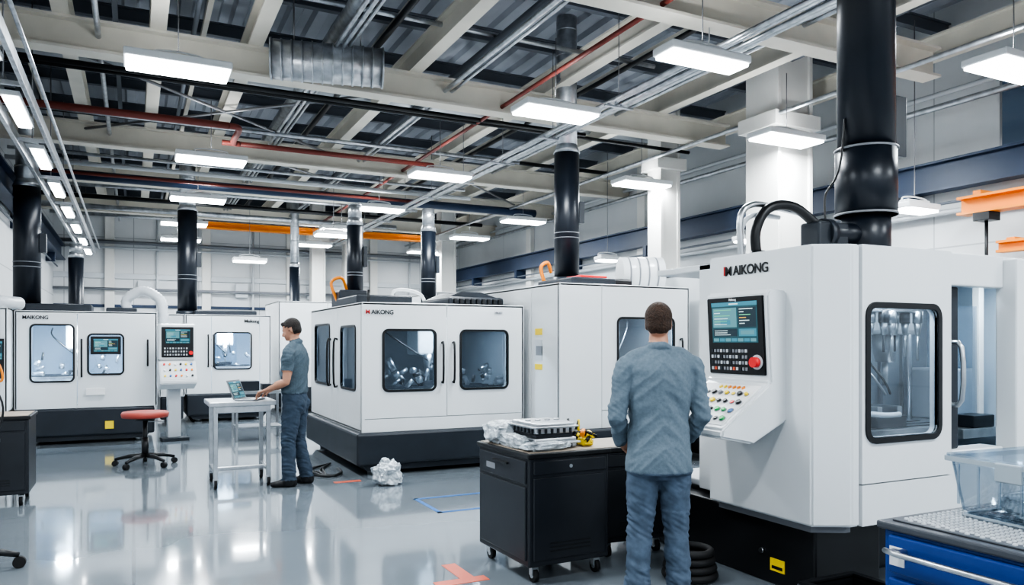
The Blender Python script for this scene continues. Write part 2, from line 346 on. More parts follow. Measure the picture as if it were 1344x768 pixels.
for nm,x in (('wall_crane_rail',XR-.32),('wall_crane_rail',XL+.06)):
    P=E(nm); z=3.58 if x>0 else 3.8
    ibeam('rail_girder','Y',x+.12,z,YF,YB-.1,.4,.22,CRBLUE,P,.03)
    for k in range(10): box('bracket_%d'%k,x if x>0 else XL,x+.3 if x>0 else XL+.2,-5+k*3-.06,-5+k*3+.06,z-.22,z,CRBLUE,P)
    cyl('busbar',(x+.05,YF,z-.18),(x+.05,YB-.2,z-.18),.02,PURL,P,8)
P=E('bridge_crane_girder'); ibeam('girder','X',22.2,4.66,1.6,7.9,.18,.22,ORANGE,P,.04)
for x in (1.7,7.8): cyl('hanger_%g'%x,(x,22.2,4.8),(x,22.2,5.65),.03,WIRE,P,8)
P=E('crane_jib_beam'); ibeam('girder','Y',9.15,3.12,1.5,5.95,.22,.22,ORANGE,P,.03)
for y in (2.5,5.8): box('wall_bracket_%g'%y,9.2,XR,y-.05,y+.05,3.32,3.42,ORANGE,P)
box('hoist_trolley',9.04,9.26,5.55,5.75,3.02,3.12,BLACK,P); cyl('hoist_cable',(9.15,5.65,2.2),(9.15,5.65,3.03),.02,BLACK,P,8)
P=E('crane_jib_beam'); ibeam('girder','Y',9.15,2.62,1.5,5.5,.14,.14,ORANGE,P,.03)
for y in (2.5,5.4): box('wall_bracket_%g'%y,9.2,XR,y-.05,y+.05,2.72,2.8,ORANGE,P)
# ------------------------------------------------------------------ lamps
def lamp(x,y,z=4.24,L=.98,w=.44,e=75,rz=0):
    P=E('high_bay_lamp',(x,y,0),rz)
    box('housing',-L/2,L/2,-w/2,w/2,z,z+.075,LAMPB,P,.015)
    box('diffuser',-L/2+.02,L/2-.02,-w/2+.02,w/2-.02,z-.03,z+.002,LAMP,P,.01)
    box('driver_box',-.2,.2,-.07,.07,z+.075,z+.12,LAMPB,P,.01)
    for s in (-1,1): tube('hook_%d'%s,[(s*.24,0,z+.07),(s*.22,0,z+.14),(s*.1,0,z+.16),(0,0,z+.165)],.011,LAMPB,P,8)
    cyl('suspension_rod',(0,0,z+.16),(0,0,5.12 if z>4 else 5.6),.006,WIRE,P,6)
    if e:
        l=D.lights.new('lamp_light','AREA'); l.shape='RECTANGLE'; l.size=L-.06; l.size_y=w-.06; l.energy=e; l.color=(.90,.96,1)
        o=D.objects.new('lamp_light',l); S.collection.objects.link(o); o.parent=P; o.location=(0,0,z-.035)
        l=D.lights.new('ceiling_fill','AREA'); l.shape='RECTANGLE'; l.size=L*.5; l.size_y=.04; l.energy=e*.09; l.color=(.92,.97,1)  # added fill aimed upward to brighten the roof deck, not a fixture part
        o=D.objects.new('ceiling_fill',l); S.collection.objects.link(o); o.parent=P; o.location=(0,.1,z+.09); o.rotation_euler=(math.pi,0,0)
for x,y in ((.6,-3),(.6,1),(.5,4.6),(.40,8.3),(1.02,12.0),(1.08,15.4),(1.02,18.7),(1.1,21.6)): lamp(x,y,4.30 if y==8.3 else 4.24)
for x,ys in ((4.42,(-3,1,7.75,11.5,14.9,18.0,21.2)),(7.72,(-3,1,4.5,7.4,10.6,15.0,18.0,21.4))):
    for y in ys: lamp(x,y)
lamp(4.62,5.42,4.12,.9,.3,55)
lamp(8.75,6.3,3.22,.6,.3,12); lamp(8.9,9.3,3.2,.5,.3,12); lamp(8.95,13.5,3.3,.5,.3,12); lamp(2.6,20,3.6,.8,.4,25);lamp(3.9,16.6,3.9,.8,.4,25)
P=E('linear_light_track')
for dx in (-.16,.16): box('side_rail_%g'%dx,-1.05+dx-.02,-1.05+dx+.02,2,22.5,3.86,3.98,GALV,P,.004)
y=1.95;k=0
while y<22:
    box('strip_housing_%d'%k,-1.13,-.97,y,y+1.2,3.9,3.95,LAMPB,P,.005); box('strip_diffuser_%d'%k,-1.11,-.99,y+.03,y+1.15,3.875,3.902,LAMP,P,.005)
    box('cross_rung_%d'%k,-1.21,-.89,y-.42,y-.38,3.88,3.92,GALV,P,0); cyl('drop_rod_%d'%k,(-1.05,y-.4,3.9),(-1.05,y-.4,5.6),.007,WIRE,P,6)
    y+=2.2;k+=1
cyl('cable_0',(-1.3,2,4.02),(-1.3,22.5,4.02),.02,GALV,P,8); cyl('cable_1',(-.80,2,4.02),(-.80,22.5,4.02),.018,GALV,P,8)
# ------------------------------------------------------------------ exhaust ducts
exhaust('exhaust_duct',5.42,9.2,.175,2.45,4.2,6.1)
exhaust('exhaust_duct',2.95,11.2,.12,2.2,3.3,3.6); exhaust('exhaust_duct',4.62,12.6,.13,2.2,3.5,3.9)
exhaust('exhaust_duct',1.0,17.2,.19,2.2,4.3,6.1); exhaust('exhaust_duct',-1.5,14.1,.19,2.15,4.0,6.1)
exhaust('exhaust_duct',-1.12,19,.15,.2,3.4,3.7); exhaust('exhaust_duct',3.7,20,.13,.2,3.5,6.1)
P=E('exhaust_duct',(4.87,3.9,0))
cyl('lower_duct',(0,0,2.1),(0,0,2.55),.17,NAVY,P,32); cyl('collar',(0,0,2.5),(0,0,3.0),.215,NAVY,P,36)
cyl('main_duct',(0,0,2.98),(0,0,6.1),.2,NAVY,P,36)
for k,z in enumerate((2.5,2.98)): cyl('band_%d'%k,(0,0,z),(0,0,z+.015),.222,SEAM,P,36)
box('control_box',.2,.32,-.1,.1,2.95,3.4,DARK,P)
cyl('side_outlet',(0,0,2.36),(-.42,.0,2.34),.085,NAVY,P,20); cyl('outlet_flange',(-.40,0,2.34),(-.46,0,2.34),.11,DARK,P,20)
tube('black_cable',[(-.42,.0,2.42),(-.40,.02,2.62),(-.30,.02,2.75),(-.24,.02,2.9),(-.2,.02,3.2)],.008,BLACK,P,8)
# ------------------------------------------------------------------ machines
def base(P,x0,x1,y0,y1,h,m=DARK):
    box('base_plinth',x0+.02,x1-.02,y0+.02,y1-.02,.12,h,m,P,.03)
    prism('base_lower',[(x0+.03,.2),(x0+.15,.05),(x1-.15,.05),(x1-.03,.2)],lambda a,b,c:(a,c,b),y0+.08,y1-.08,m,P,0)
    for i,(x,y) in enumerate(((x0+.25,y0+.2),(x1-.25,y0+.2),(x0+.25,y1-.2),(x1-.25,y1-.2))): cyl('levelling_foot_%d'%i,(x,y,0),(x,y,.08),.06,STEEL,P)
P=E('cnc_machine'); m_x0,m_x1,m_y0,m_y1,mh=2.39,4.52,8.76,11.6,2.04
shell(P,m_x0,m_x1,m_y0,m_y1,.5,mh,
 [(2.39,3.455,.66,mh-.0,(2.66,3.29,1.0,1.7)),(3.455,4.52,.66,mh,(3.65,4.27,1.0,1.7)),(2.39,4.52,.5,.66,None)],
 [(8.76,9.95,.5,mh,(9.05,9.75,1.0,1.75)),(9.95,10.25,.5,mh,None),(10.25,11.6,.5,mh,(10.4,11.3,1.0,1.8))])
base(P,2.30,4.56,8.68,11.65,.5); clutter(P,2.6,4.35,9.05,9.9,.9,1.85,44,3,34)
vhandle('door_handle_l',3.39,8.76,1.08,1.56,P); vhandle('door_handle_r',3.535,8.76,1.08,1.56,P)
vhandle('side_handle',2.39,9.95,1.0,1.6,P,axis='L'); vhandle('side_handle_b',2.39,10.32,1.0,1.6,P,axis='L')
text('logo','AIKONG',.072,(2.50,8.752,1.90),(math.pi/2,0,0),TEXTB,P); text('logo_accent','M',.072,(2.43,8.752,1.90),(math.pi/2,0,0),TEXTR,P)
text('small_mark','VM-850',.035,(4.1,8.752,1.93),(math.pi/2,0,0),SEAM,P)
box('top_unit_a',2.55,3.3,9.6,10.6,mh,mh+.14,DARK,P,.02); box('top_unit_b',3.7,4.5,9.3,10.4,mh,mh+.13,DARK,P,.04)
prism('top_unit_slope',[(3.72,mh+.12),(4.48,mh+.12),(4.2,mh+.2),(3.9,mh+.2)],lambda a,b,c:(a,c,b),9.4,10.3,DARK,P,.01)
for k in range(9): box('top_vent_%d'%k,3.76+k*.08,3.80+k*.08,9.26,9.31,mh+.03,mh+.1,BLACK,P,0)
cyl('beacon_post',(2.62,9.3,mh),(2.62,9.3,mh+.18),.02,BLACK,P); box('motor_cover',2.62,3.05,10.8,11.3,mh,mh+.28,DARK,P,.03)
tube('orange_hose',[(2.65,11.0,mh+.1),(2.55,11,mh+.38),(2.7,11,mh+.46),(2.8,11.1,mh+.3)],.022,ORANGE,P)
tube('white_hose',[(3.4,10.9,mh),(3.5,11,mh+.3),(3.9,11,mh+.26),(4.0,11,mh)],.025,LAMPB,P)
P=E('cnc_machine')
shell(P,4.6,6.57,7.97,10.9,.5,2.29,[(4.6,5.2,.5,2.29,None),(5.2,6.57,.72,2.29,(5.45,6.3,1.0,1.86)),(5.2,6.57,.5,.72,None)],
 [(7.97,8.7,.5,2.29,None),(8.7,10.9,.5,2.29,None)])
base(P,4.62,6.6,7.9,10.9,.5); clutter(P,5.3,6.4,8.3,9.3,.95,2.05,24,5,34)
for k,(y,z0,z1,m) in enumerate(((8.5,1.66,1.74,YEL),(8.5,1.34,1.6,WHITE2),(8.5,1.22,1.29,YEL),(8.5,1.40,1.52,SEAM))): box('warning_label_%d'%k,4.592-.001*k,4.602,y-.09,y+.09-.03*(k==3),z0,z1,m,P,0)
vhandle('door_handle',6.42,7.97,1.05,1.6,P); box('top_ledge',4.85,5.5,8.1,9.0,2.29,2.38,DARK,P,.02); box('red_cover',5.0,5.4,8.15,8.5,2.36,2.41,RED,P,.01)
box('top_electrics',5.1,5.9,8.3,8.9,2.29,2.4,BLACK,P,.03)
cyl('filter_drum',(6.0,8.75,2.5),(6.55,8.55,2.5),.24,WHITE,P,32)
for k in range(4):
    a=Vector((6.0,8.75,2.5)).lerp(Vector((6.55,8.55,2.5)),.15+k*.22); cyl('filter_drum_band_%d'%k,a,a+Vector((.018,-.0065,0)),.247,SEAM,P,32)
tube('orange_hose',[(4.9,8.9,2.36),(4.82,8.85,2.55),(4.92,8.85,2.62),(5.0,8.9,2.5)],.025,ORANGE,P)
P=E('cnc_machine')
shell(P,6.75,8.0,7.55,9.0,.5,2.5,[(6.75,7.4,.5,2.5,None),(7.4,8.0,.5,2.5,(7.5,7.9,1.1,1.9))]); base(P,6.75,8.0,7.55,9.0,.5)
P=E('cnc_machine'); h=2.05
shell(P,-1.6,.34,13.5,15.4,.55,h,[(-1.6,-.78,.55,h,(-1.38,-.84,.98,1.82)),(-.78,.34,.55,h,(-.62,-.16,1.08,1.68))],glass=GLASS,inner=INTB)
base(P,-1.6,.32,13.45,15.4,.55); clutter(P,-1.45,-.2,13.8,14.7,.95,1.85,12,9,75)
vhandle('door_handle',-.72,13.5,1.05,1.6,P); vhandle('door_handle_r',.2,13.5,1.2,1.6,P)
text('logo','MAIKONG',.075,(-1.5,13.492,1.92),(math.pi/2,0,0),TEXTB,P)
box('display_bezel',-.6,-.18,13.47,13.5,1.38,1.66,BLACK,P); ui('display_screen',P,lambda u,v,o:(-.56+.34*u,13.466-o,1.42+.2*v),4)
box('top_unit',-1.5,-.6,13.8,14.6,h,h+.12,DARK,P,.02); box('top_unit_b',-.4,.05,13.9,14.8,h,h+.08,DARK,P,.02)
box('nameplate',-.66,-.4,13.465,13.5,.75,.85,LABELW,P,0)
hose('extraction_hose',[(-.08,14.0,h-.02),(-.10,14.0,h+.22),(.14,13.9,h+.36),(.38,13.75,h+.22),(.43,13.7,h+.0),(.43,13.68,h-.25)],.085,WHITE2,P,.045)
box('warning_label',-.40,-.28,13.44,13.455,.22,.34,YEL,P,0)
P=E('cnc_machine')
shell(P,-1.9,-1.62,13.0,15.0,.55,2.07,[(-1.9,-1.62,.55,2.07,None)]); base(P,-1.9,-1.62,13.0,15,.55)
box('control_bezel',-1.88,-1.66,12.97,13.0,1.05,1.62,BLACK,P,.005); ui('control_screen',P,lambda u,v,o:(-1.87+.19*u,12.965-o,1.32+.26*v),9)
cyl('round_tank',(-1.85,13.1,2.15),(-1.55,13.6,2.15),.10,WHITE2,P)
P=E('cnc_machine'); h=2.12
shell(P,.9,2.52,16.2,18.4,.55,h,[(.9,1.38,.55,h,None),(1.38,2.3,.55,h,(1.45,2.12,1.05,1.75)),(2.3,2.52,.55,h,None)],glass=GLASS,inner=INTB)
base(P,.9,2.52,16.15,18.4,.55); clutter(P,1.2,2.2,16.5,17.2,1.0,1.9,8,12,75)
vhandle('door_handle',1.32,16.2,1.1,1.7,P);vhandle('door_handle_b',1.42,16.2,1.1,1.7,P); text('logo','Maikong',.09,(2.0,16.192,1.97),(math.pi/2,0,0),TEXTB,P)
box('top_unit',1.1,2.3,16.6,17.4,h,h+.1,DARK,P,.02)
P=E('cnc_machine')
shell(P,.42,.86,15.6,17.5,.55,2.1,[(.42,.86,.55,2.1,None)]); base(P,.42,.86,15.6,17.5,.55)
P=E('cnc_machine')
shell(P,2.9,5.2,17.6,19.5,.55,2.5,[(2.9,4.0,.55,2.5,None),(4.0,5.2,.55,2.5,(4.2,4.9,1.1,1.8))]); base(P,2.9,5.2,17.6,19.5,.55)
P=E('cnc_machine')
shell(P,5.0,6.6,13.2,15.2,.55,2.5,[(5.0,6.6,.55,2.5,(5.4,6.2,1.1,1.9))]); base(P,5.0,6.6,13.2,15.2,.55)
P=E('control_pendant',(.62,13.1,0),math.radians(8))
box('screen_housing',-.27,.27,.0,.22,1.28,1.86,WHITE,P,.03)
box('screen_bezel',-.235,.235,-.015,.01,1.33,1.81,BLACK,P,.01); ui('screen',P,lambda u,v,o:(-.18+.36*u,-.018-o,1.55+.22*v),6)
for i in range(9):
    for j in range(3): box('key_%d_%d'%(i,j),-.2+i*.04,-.178+i*.04,-.022,-.014,1.36+j*.05,1.385+j*.05,WHITE2 if (i+j)%3 else SEAM,P,0)
cyl('emergency_stop',(.19,-.01,1.4),(.19,-.05,1.4),.03,RED,P)
prism('console',[(.02,1.28),(-.12,.98),(-.12,.92),(.1,.82),(.22,.9),(.22,1.28)],lambda a,b,c:(c,a,b),-.27,.27,WHITE,P,.012)
for i in range(6):
    for j in range(3):
        t=.2+j*.3; cyl('button_%d_%d'%(i,j),(-.2+i*.08,.02-.14*t-.0,1.28-.30*t),(-.2+i*.08,.02-.14*t-.02,1.285-.30*t+.005),.016,(RED,ORANGE,LABELW,BLACK,YEL,BLUEL)[(i+j*2)%6],P,10)
box('post',-.1,.1,.25,.38,0,1.3,WHITE2,P,.02); box('foot',-.2,.2,.1,.38,0,.05,DARK,P)
# ------------------------------------------------------------------ right machine
P=E('cnc_machine'); Z0,Z1=.47,2.145
def pr(name,prof,z0,z1,m,bev=.012): return prism(name,prof,lambda a,b,c:(a,b,c),z0,z1,m,P,bev)
pr('front_pillar',[(3.585,3.245),(3.79,3.13),(3.86,3.13),(3.86,4.14),(3.585,4.14)],Z0,Z1,WHITE,.012)
pr('pillar_skirt',[(3.64,3.3),(3.82,3.2),(3.86,3.2),(3.86,4.1),(3.64,4.1)],Z0-.05,Z0+.02,SEAM,0)
plate('door_panel',rect(3.865,4.69,.72,Z1),rr(3.925,4.55,.99,1.77,.05),.05,front(3.12),WHITE,P,.008)
plate('door_skirt',rect(3.865,4.69,Z0,.712),None,.05,front(3.12),WHITE,P,.008)
window('door_window',3.925,4.55,.99,1.77,front(3.12),P,glass=GLASS,g=.035)
box('roof_panel',3.8,6.4,3.15,5.0,Z1-.05,Z1,WHITE,P,.01); box('bottom_panel',3.86,6.4,3.18,5.0,Z0,Z0+.05,WHITE2,P,.01)
box('rear_panel',3.86,6.4,4.45,4.5,Z0,Z1,INT,P,.01); box('side_rear_panel',3.8,3.86,4.1,4.5,Z0,Z1,WHITE,P,.01)
box('header_panel',4.695,5.27,3.14,3.22,1.93,Z1,WHITE,P,.01); box('sill_panel',4.695,5.27,3.14,3.3,Z0,.86,WHITE,P,.01)
box('right_door',5.275,6.4,3.05,3.2,Z0,Z1-.02,WHITE,P,.015); box('right_side',6.35,6.4,3.1,4.5,Z0,Z1,INTB,P,.01)
box('sliding_door_edge',4.70,4.90,3.21,3.26,.86,1.93,DARK,P,.01)
tube('door_pull',[(4.78,3.2,1.16),(4.78,3.11,1.19),(4.78,3.11,1.53),(4.78,3.2,1.56)],.016,STEEL,P,10,3)
for k in range(7): box('rear_rib_%d'%k,4.3+k*.28,4.33+k*.28,4.42,4.45,.9,2.0,SEAM,P,0)
box('work_table',4.1,5.3,3.5,4.0,.9,.97,STEEL,P)
for k in range(4): box('t_slot_%d'%k,4.1,5.3,3.55+k*.11,3.57+k*.11,.97,.975,BLACK,P,0)
box('vise_body',4.55,4.85,3.55,3.8,.97,1.05,DARK2,P); box('vise_jaw_a',4.55,4.6,3.55,3.8,1.05,1.12,STEEL,P); box('vise_jaw_b',4.75,4.8,3.55,3.8,1.05,1.12,STEEL,P)
box('chip_tray',3.9,5.3,3.25,3.5,.6,.66,GALV,P)
box('spindle_housing',4.75,5.15,3.65,4.3,1.62,2.08,WHITE2,P,.03); cyl('spindle_nose',(4.92,3.78,1.64),(4.92,3.78,1.42),.1,STEEL,P,24,r2=.065); cyl('spindle_tool',(4.92,3.78,1.43),(4.92,3.78,1.25),.022,STEEL,P,12)
box('carousel_arm',4.15,4.75,3.36,3.5,1.76,1.84,GALV,P)
for k in range(9):
    x=4.18+k*.066; y=3.40+.04*math.sin(k*1.3); cyl('tool_clamp_%d'%k,(x,y,1.77),(x,y,1.69),.032,DARK2 if k%2 else STEEL,P,14); cyl('tool_cone_%d'%k,(x,y,1.70),(x,y,1.61),.028,STEEL,P,14,r2=.014); cyl('tool_shank_%d'%k,(x,y,1.62),(x,y,1.50-.03*(k%3)),.009,DARK2 if k%3==0 else STEEL,P,10)
for k in range(2): tube('coolant_pipe_%d'%k,[(4.55+k*.1,3.9,1.85),(4.55+k*.1,3.75,1.5),(4.62+k*.08,3.62,1.3),(4.72+k*.05,3.62,1.2)],.008,BLACK if k else STEEL,P)
tube('white_drain_pipe',[(4.15,3.75,1.5),(4.17,3.7,1.25),(4.25,3.55,1.12),(4.45,3.45,1.08),(4.6,3.42,1.08)],.018,LAMPB,P)
box('glass_partition',5.6,6.0,3.78,3.8,1.0,1.85,GLASS,P,.004); box('partition_frame_a',5.54,5.6,3.76,3.82,.86,2.0,WHITE,P); box('partition_frame_b',6.0,6.06,3.76,3.82,.86,2.0,WHITE,P)
box('inner_counter',5.4,6.3,3.5,4.3,.86,.93,STEEL,P); box('inner_machine',5.9,6.25,3.9,4.3,.93,1.35,WHITE2,P,.02); box('tank',5.55,5.8,3.52,3.7,.93,1.02,DARK,P)
cyl('inner_pipe',(5.75,4.2,.93),(5.75,4.2,2.05),.03,STEEL,P)
for (x,y,e,s) in ((4.4,3.3,9,.5),(5.8,3.5,9,.4)):
    l=D.lights.new('enclosure_fill','AREA'); l.shape='RECTANGLE'; l.size=s; l.size_y=.06; l.energy=e; l.color=(.78,.91,1)  # added fill lights that brighten the tooling behind window and opening
    o=D.objects.new('enclosure_fill',l); S.collection.objects.link(o); o.parent=P; o.location=(x,y,2.06)
box('base_box',3.70,4.28,3.32,4.9,0,Z0-.03,BLACK,P,.015); box('base_box_rear',4.28,6.3,3.6,4.9,0,Z0-.03,DARK,P,.015)
box('warning_label',3.694,3.702,3.56,3.68,.09,.17,YEL,P,0); box('warning_label_print',3.6925,3.695,3.575,3.665,.105,.125,BLACK,P,0)
cyl('bolt_0',(3.70,3.75,.2),(3.68,3.75,.2),.018,STEEL,P); cyl('bolt_1',(3.70,3.4,.06),(3.66,3.4,.06),.025,STEEL,P)
text('logo','AIKONG',.088,(3.578,3.895,2.01),(math.pi/2,0,-math.pi/2),TEXTB,P,.95)
text('logo_accent','M',.088,(3.578,3.972,2.01),(math.pi/2,0,-math.pi/2),TEXTB,P,.95); box('logo_red_bar',3.576,3.584,3.972,3.984,2.012,2.072,TEXTR,P,0)
YN,YFar=3.44,4.0; fn=lambda a,b,c:(a,c,b)
prism('control_console',[(3.46,1.32),(3.08,1.05),(3.07,1.0),(3.32,.95),(3.60,1.08),(3.60,1.88),(3.45,1.89),(3.43,1.85)],fn,YN,YFar,WHITE,P,.014)
sx=lambda z:3.43+(1.85-z)*(.03/.53)
prism('screen_bezel',[(sx(1.85)-.012,1.85),(sx(1.36)-.012,1.36),(sx(1.36)+.02,1.36),(sx(1.85)+.02,1.85)],fn,YN+.03,YFar-.03,BLACK,P,.005)
ui('screen',P,lambda u,v,o:(sx(1.56+.26*v)-.0135-o,YFar-.075-u*(YFar-YN-.15),1.56+.26*v),2)
text('screen_brand','Maikong',.02,(sx(1.83)-.0135,3.76,1.828),(math.pi/2,0,-math.pi/2),LABELW,P)
for i in range(12):
    for j in range(4):
        z=1.385+j*.038; y=YFar-.06-i*.028
        box('key_%d_%d'%(i,j),sx(z)-.018,sx(z)-.008,y-.017,y,z,z+.02,(WHITE2,SEAM,SEAM,DARK,WHITE2,REDT if j==0 else SEAM)[(i*5+j*3)%6],P,0)
cyl('emergency_stop_ring',(sx(1.45)-.012,YN+.09,1.44),(sx(1.45)-.02,YN+.09,1.44),.046,WHITE2,P); cyl('emergency_stop',(sx(1.45)-.012,YN+.09,1.44),(sx(1.45)-.055,YN+.09,1.44),.032,RED,P)
d=Vector((3.08-3.46,0,1.05-1.32)); nrm=Vector((-.58,0,.815))
prism('button_plate',[(3.46+d.x*.10+nrm.x*.004,1.32+d.z*.10+nrm.z*.004),(3.46+d.x*.92+nrm.x*.004,1.32+d.z*.92+nrm.z*.004),(3.46+d.x*.92-.01,1.32+d.z*.92-.02),(3.46+d.x*.10-.01,1.32+d.z*.10-.02)],fn,YN+.04,YFar-.04,LABELW,P,0)
cl=[RED,ORANGE,YEL,BLACK,BLACK,SEAM,GREEN,SEAM,BLACK,BLUEL]
R_=random.Random(2)
for i in range(8):
    for j in range(4):
        p=Vector((3.46,YN+.08+i*.057,1.32))+d*(.30+.17*j); r=R_.choice((.012,.014,.017))
        if R_.random()<.9:
            cyl('button_rim_%d_%d'%(i,j),p,p+nrm*.007,r*1.35,SEAM,P,12); cyl('button_%d_%d'%(i,j),p,p+nrm*R_.choice((.012,.02)),r,R_.choice(cl),P,12)
for i in range(6):
    p=Vector((3.46,YN+.16+i*.04,1.32))+d*.17; cyl('small_key_%d'%i,p,p+nrm*.010,.016,ORANGE if i<4 else YEL,P,4)
tube('black_hose',[(3.9,4.0,2.13),(3.88,4.0,2.33),(3.98,3.98,2.50),(4.2,3.95,2.52),(4.42,3.9,2.36)],.035,BLACK,P,14)
tube('grey_conduit',[(3.75,4.0,2.13),(3.74,4.0,2.42),(3.85,4.0,2.52),(4.1,4.05,2.53),(4.4,4.1,2.52)],.022,STEEL,P,12)
tube('grey_conduit_b',[(3.82,4.06,2.13),(3.81,4.06,2.36),(3.92,4.06,2.46),(4.2,4.1,2.47)],.018,WHITE2,P,12)
cyl('hose_fitting',(3.9,4.0,2.13),(3.9,4.0,2.2),.05,BLACK,P)
box('top_mount',4.65,5.1,3.68,4.12,2.13,2.2,DARK,P,.02); box('arm_box',4.3,4.6,3.82,4.0,2.22,2.42,DARK,P,.02)
# ------------------------------------------------------------------ dark cabinets
def caster(P,x,y,i,r=.045):
    cyl('caster_wheel_%d'%i,(x-.015,y,r),(x+.015,y,r),r,RUB,P,18); cyl('caster_hub_%d'%i,(x-.018,y,r),(x+.018,y,r),r*.45,STEEL,P,12)
    box('caster_fork_%d'%i,x-.026,x+.026,y-.02,y+.02,r,r*2.2,STEEL,P,.004); cyl('caster_stem_%d'%i,(x,y,r*2),(x,y,r*2.2+.03),.012,STEEL,P,8)
def cabinet(name,loc,rz,w,dp,h,style=0):
    P=E(name,loc,rz)
    box('carcass',0,w,0,dp,.11,h-.03,DARK2,P,.01); box('top_rim',-.015,w+.015,-.015,dp+.015,h-.035,h,BLACK,P,.008)
    box('top_surface',.01,w-.01,.01,dp-.01,h-.002,h+.004,WOOD,P,0)
    box('front_door',.03,w-.03,-.012,.01,.15,h-.16,DARK2,P,.006); box('top_drawer',.03,w-.03,-.012,.01,h-.14,h-.05,DARK2,P,.006)
    box('side_drawer',-.012,.01,.03,dp-.03,h-.2,h-.05,DARK2,P,.006); box('side_door',-.012,.01,.03,dp-.03,.15,h-.22,DARK2,P,.006)
    box('side_handle',-.03,-.01,dp*.35,dp*.65,h-.1,h-.085,BLACK,P,.004)
    cyl('lock',(w*.5,-.012,h-.095),(w*.5,-.018,h-.095),.012,STEEL,P,12)
    if style==0: box('label',-.014,-.010,dp*.62,dp*.8,h-.16,h-.12,SEAM,P,0)
    for k in range(3): box('plinth_vent_%d'%k,w*.25,w*.75,-.014,-.011,.2+k*.025,.21+k*.025,BLACK,P,0)
    for i,(x,y) in enumerate(((.07,.06),(w-.07,.06),(.07,dp-.06),(w-.07,dp-.06))): caster(P,x,y,i)
    return P
CAB=(2.27,4.33); CR=math.radians(1.5)
cabinet('tool_cabinet',(*CAB,0),CR,.62,.74,.845)
cabinet('tool_cabinet',(3.02,4.62,0),math.radians(-3),.56,.5,.80,1)
def wadj(name,parent,c,s,m,seed,sub=4,amp=.22):
    bm=bmesh.new(); bmesh.ops.create_icosphere(bm,subdivisions=sub,radius=1)
    for v in bm.verts:
        n=v.co.normalized(); f=1+amp*noise.noise(n*2.2+Vector((seed,0,0)))+amp*.8*abs(noise.noise(n*6+Vector((0,seed,0))))
        q=Vector((math.copysign(abs(n.x)**.7,n.x),math.copysign(abs(n.y)**.7,n.y),math.copysign(abs(n.z)**.7,n.z)))*f
        v.co=Vector((c[0]+q.x*s[0],c[1]+q.y*s[1],max(c[2]-s[2],c[2]+q.z*s[2])))
    return fin(name,bm,m,parent,norm=True)
P=E('plastic_wrapped_parts',(*CAB,.85),CR)
box('lower_block',.10,.43,.10,.46,.0,.075,STEEL,P,.012); box('lower_flange',.08,.45,.08,.48,.033,.046,GALV,P,.004)
box('block_gap',.12,.41,.12,.44,.075,.10,DARK2,P,.004); box('upper_block',.11,.42,.11,.45,.10,.175,STEEL,P,.012); box('upper_flange',.09,.44,.09,.47,.14,.152,GALV,P,.004)
for k in range(6):
    box('block_rib_%d'%k,.135+k*.048,.150+k*.048,.102,.11,.105,.135,DARK2,P,0); box('low_rib_%d'%k,.125+k*.05,.14+k*.05,.092,.10,.006,.03,DARK2,P,0); box('side_rib_%d'%k,.10,.11,.14+k*.05,.155+k*.05,.105,.135,DARK2,P,0)
for k in range(4): cyl('block_boss_%d'%k,(.15+.075*k,.28,.175),(.15+.075*k,.28,.185),.02,GALV,P,14)
wadj('wrap_left',P,(.10,.56,.075),(.12,.13,.075),BAG,3); wadj('wrap_front',P,(.17,.075,.03),(.16,.05,.03),BAG,8); wadj('wrap_side',P,(.055,.3,.045),(.045,.17,.045),BAG,14); wadj('wrap_right',P,(.45,.58,.05),(.10,.10,.05),BAG,5)
P=E('hand_tools',(*CAB,.848),CR)
R_=random.Random(5)
for k in range(24):
    x=.53+R_.uniform(-.02,.04);y=.10+R_.uniform(0,.30);z=.014+R_.uniform(0,.07);a=R_.uniform(0,3.1);l=R_.uniform(.03,.055)
    cyl('tool_%d'%k,(x-l*.6*math.cos(a),y-l*math.sin(a),z),(x+l*.6*math.cos(a),y+l*math.sin(a),z+.02),R_.uniform(.008,.018),R_.choice([YEL,BLACK,BLACK,ORANGE,STEEL,BLACK,YEL]),P,10)
wadj('glove',P,(.54,.32,.045),(.05,.08,.05),BLACK,4,3); wadj('yellow_grip',P,(.53,.15,.03),(.045,.05,.03),YEL,2,3); wadj('black_grip',P,(.56,.22,.05),(.03,.04,.04),BLACK,7,3)
for k,(x,m) in enumerate(((.50,BLACK),(.56,YEL),(.53,BLACK))): cyl('upright_tool_%d'%k,(x,.26+.02*k,.05),(x+.03*(k-1),.28,.18-.01*k),.009,m,P,8)
P=E('plastic_bag',(2.5,8.13,0)); wadj('bag_body',P,(0,0,.12),(.14,.13,.12),BAG,11,amp=.35); wadj('bag_neck',P,(-.02,0,.24),(.05,.05,.05),BAG,2,3)
P=E('hose_coil',(3.30,4.0,0))
for k in range(4): tube('coil_%d'%k,[(.16*math.cos(a)*(1-.05*k),.16*math.sin(a)*(1-.05*k),.035+.05*k) for a in [i*math.pi/12 for i in range(24)]],.026,RUB,P,10,1,closed=True)
P=E('floor_cables')
for k in range(5):
    R_=random.Random(k); x,y=2.0,9.15
    tube('cable_%d'%k,[(x+.25,y+.6,.02),(x+R_.uniform(-.1,.1),y+.3,.015),(x+R_.uniform(-.2,.05),y-.05,.015),(x+R_.uniform(0,.1),y-.3,.015),(x+.22,y-.1,.015),(x+.24,y+.2,.02)],.011,BLACK,P,8)
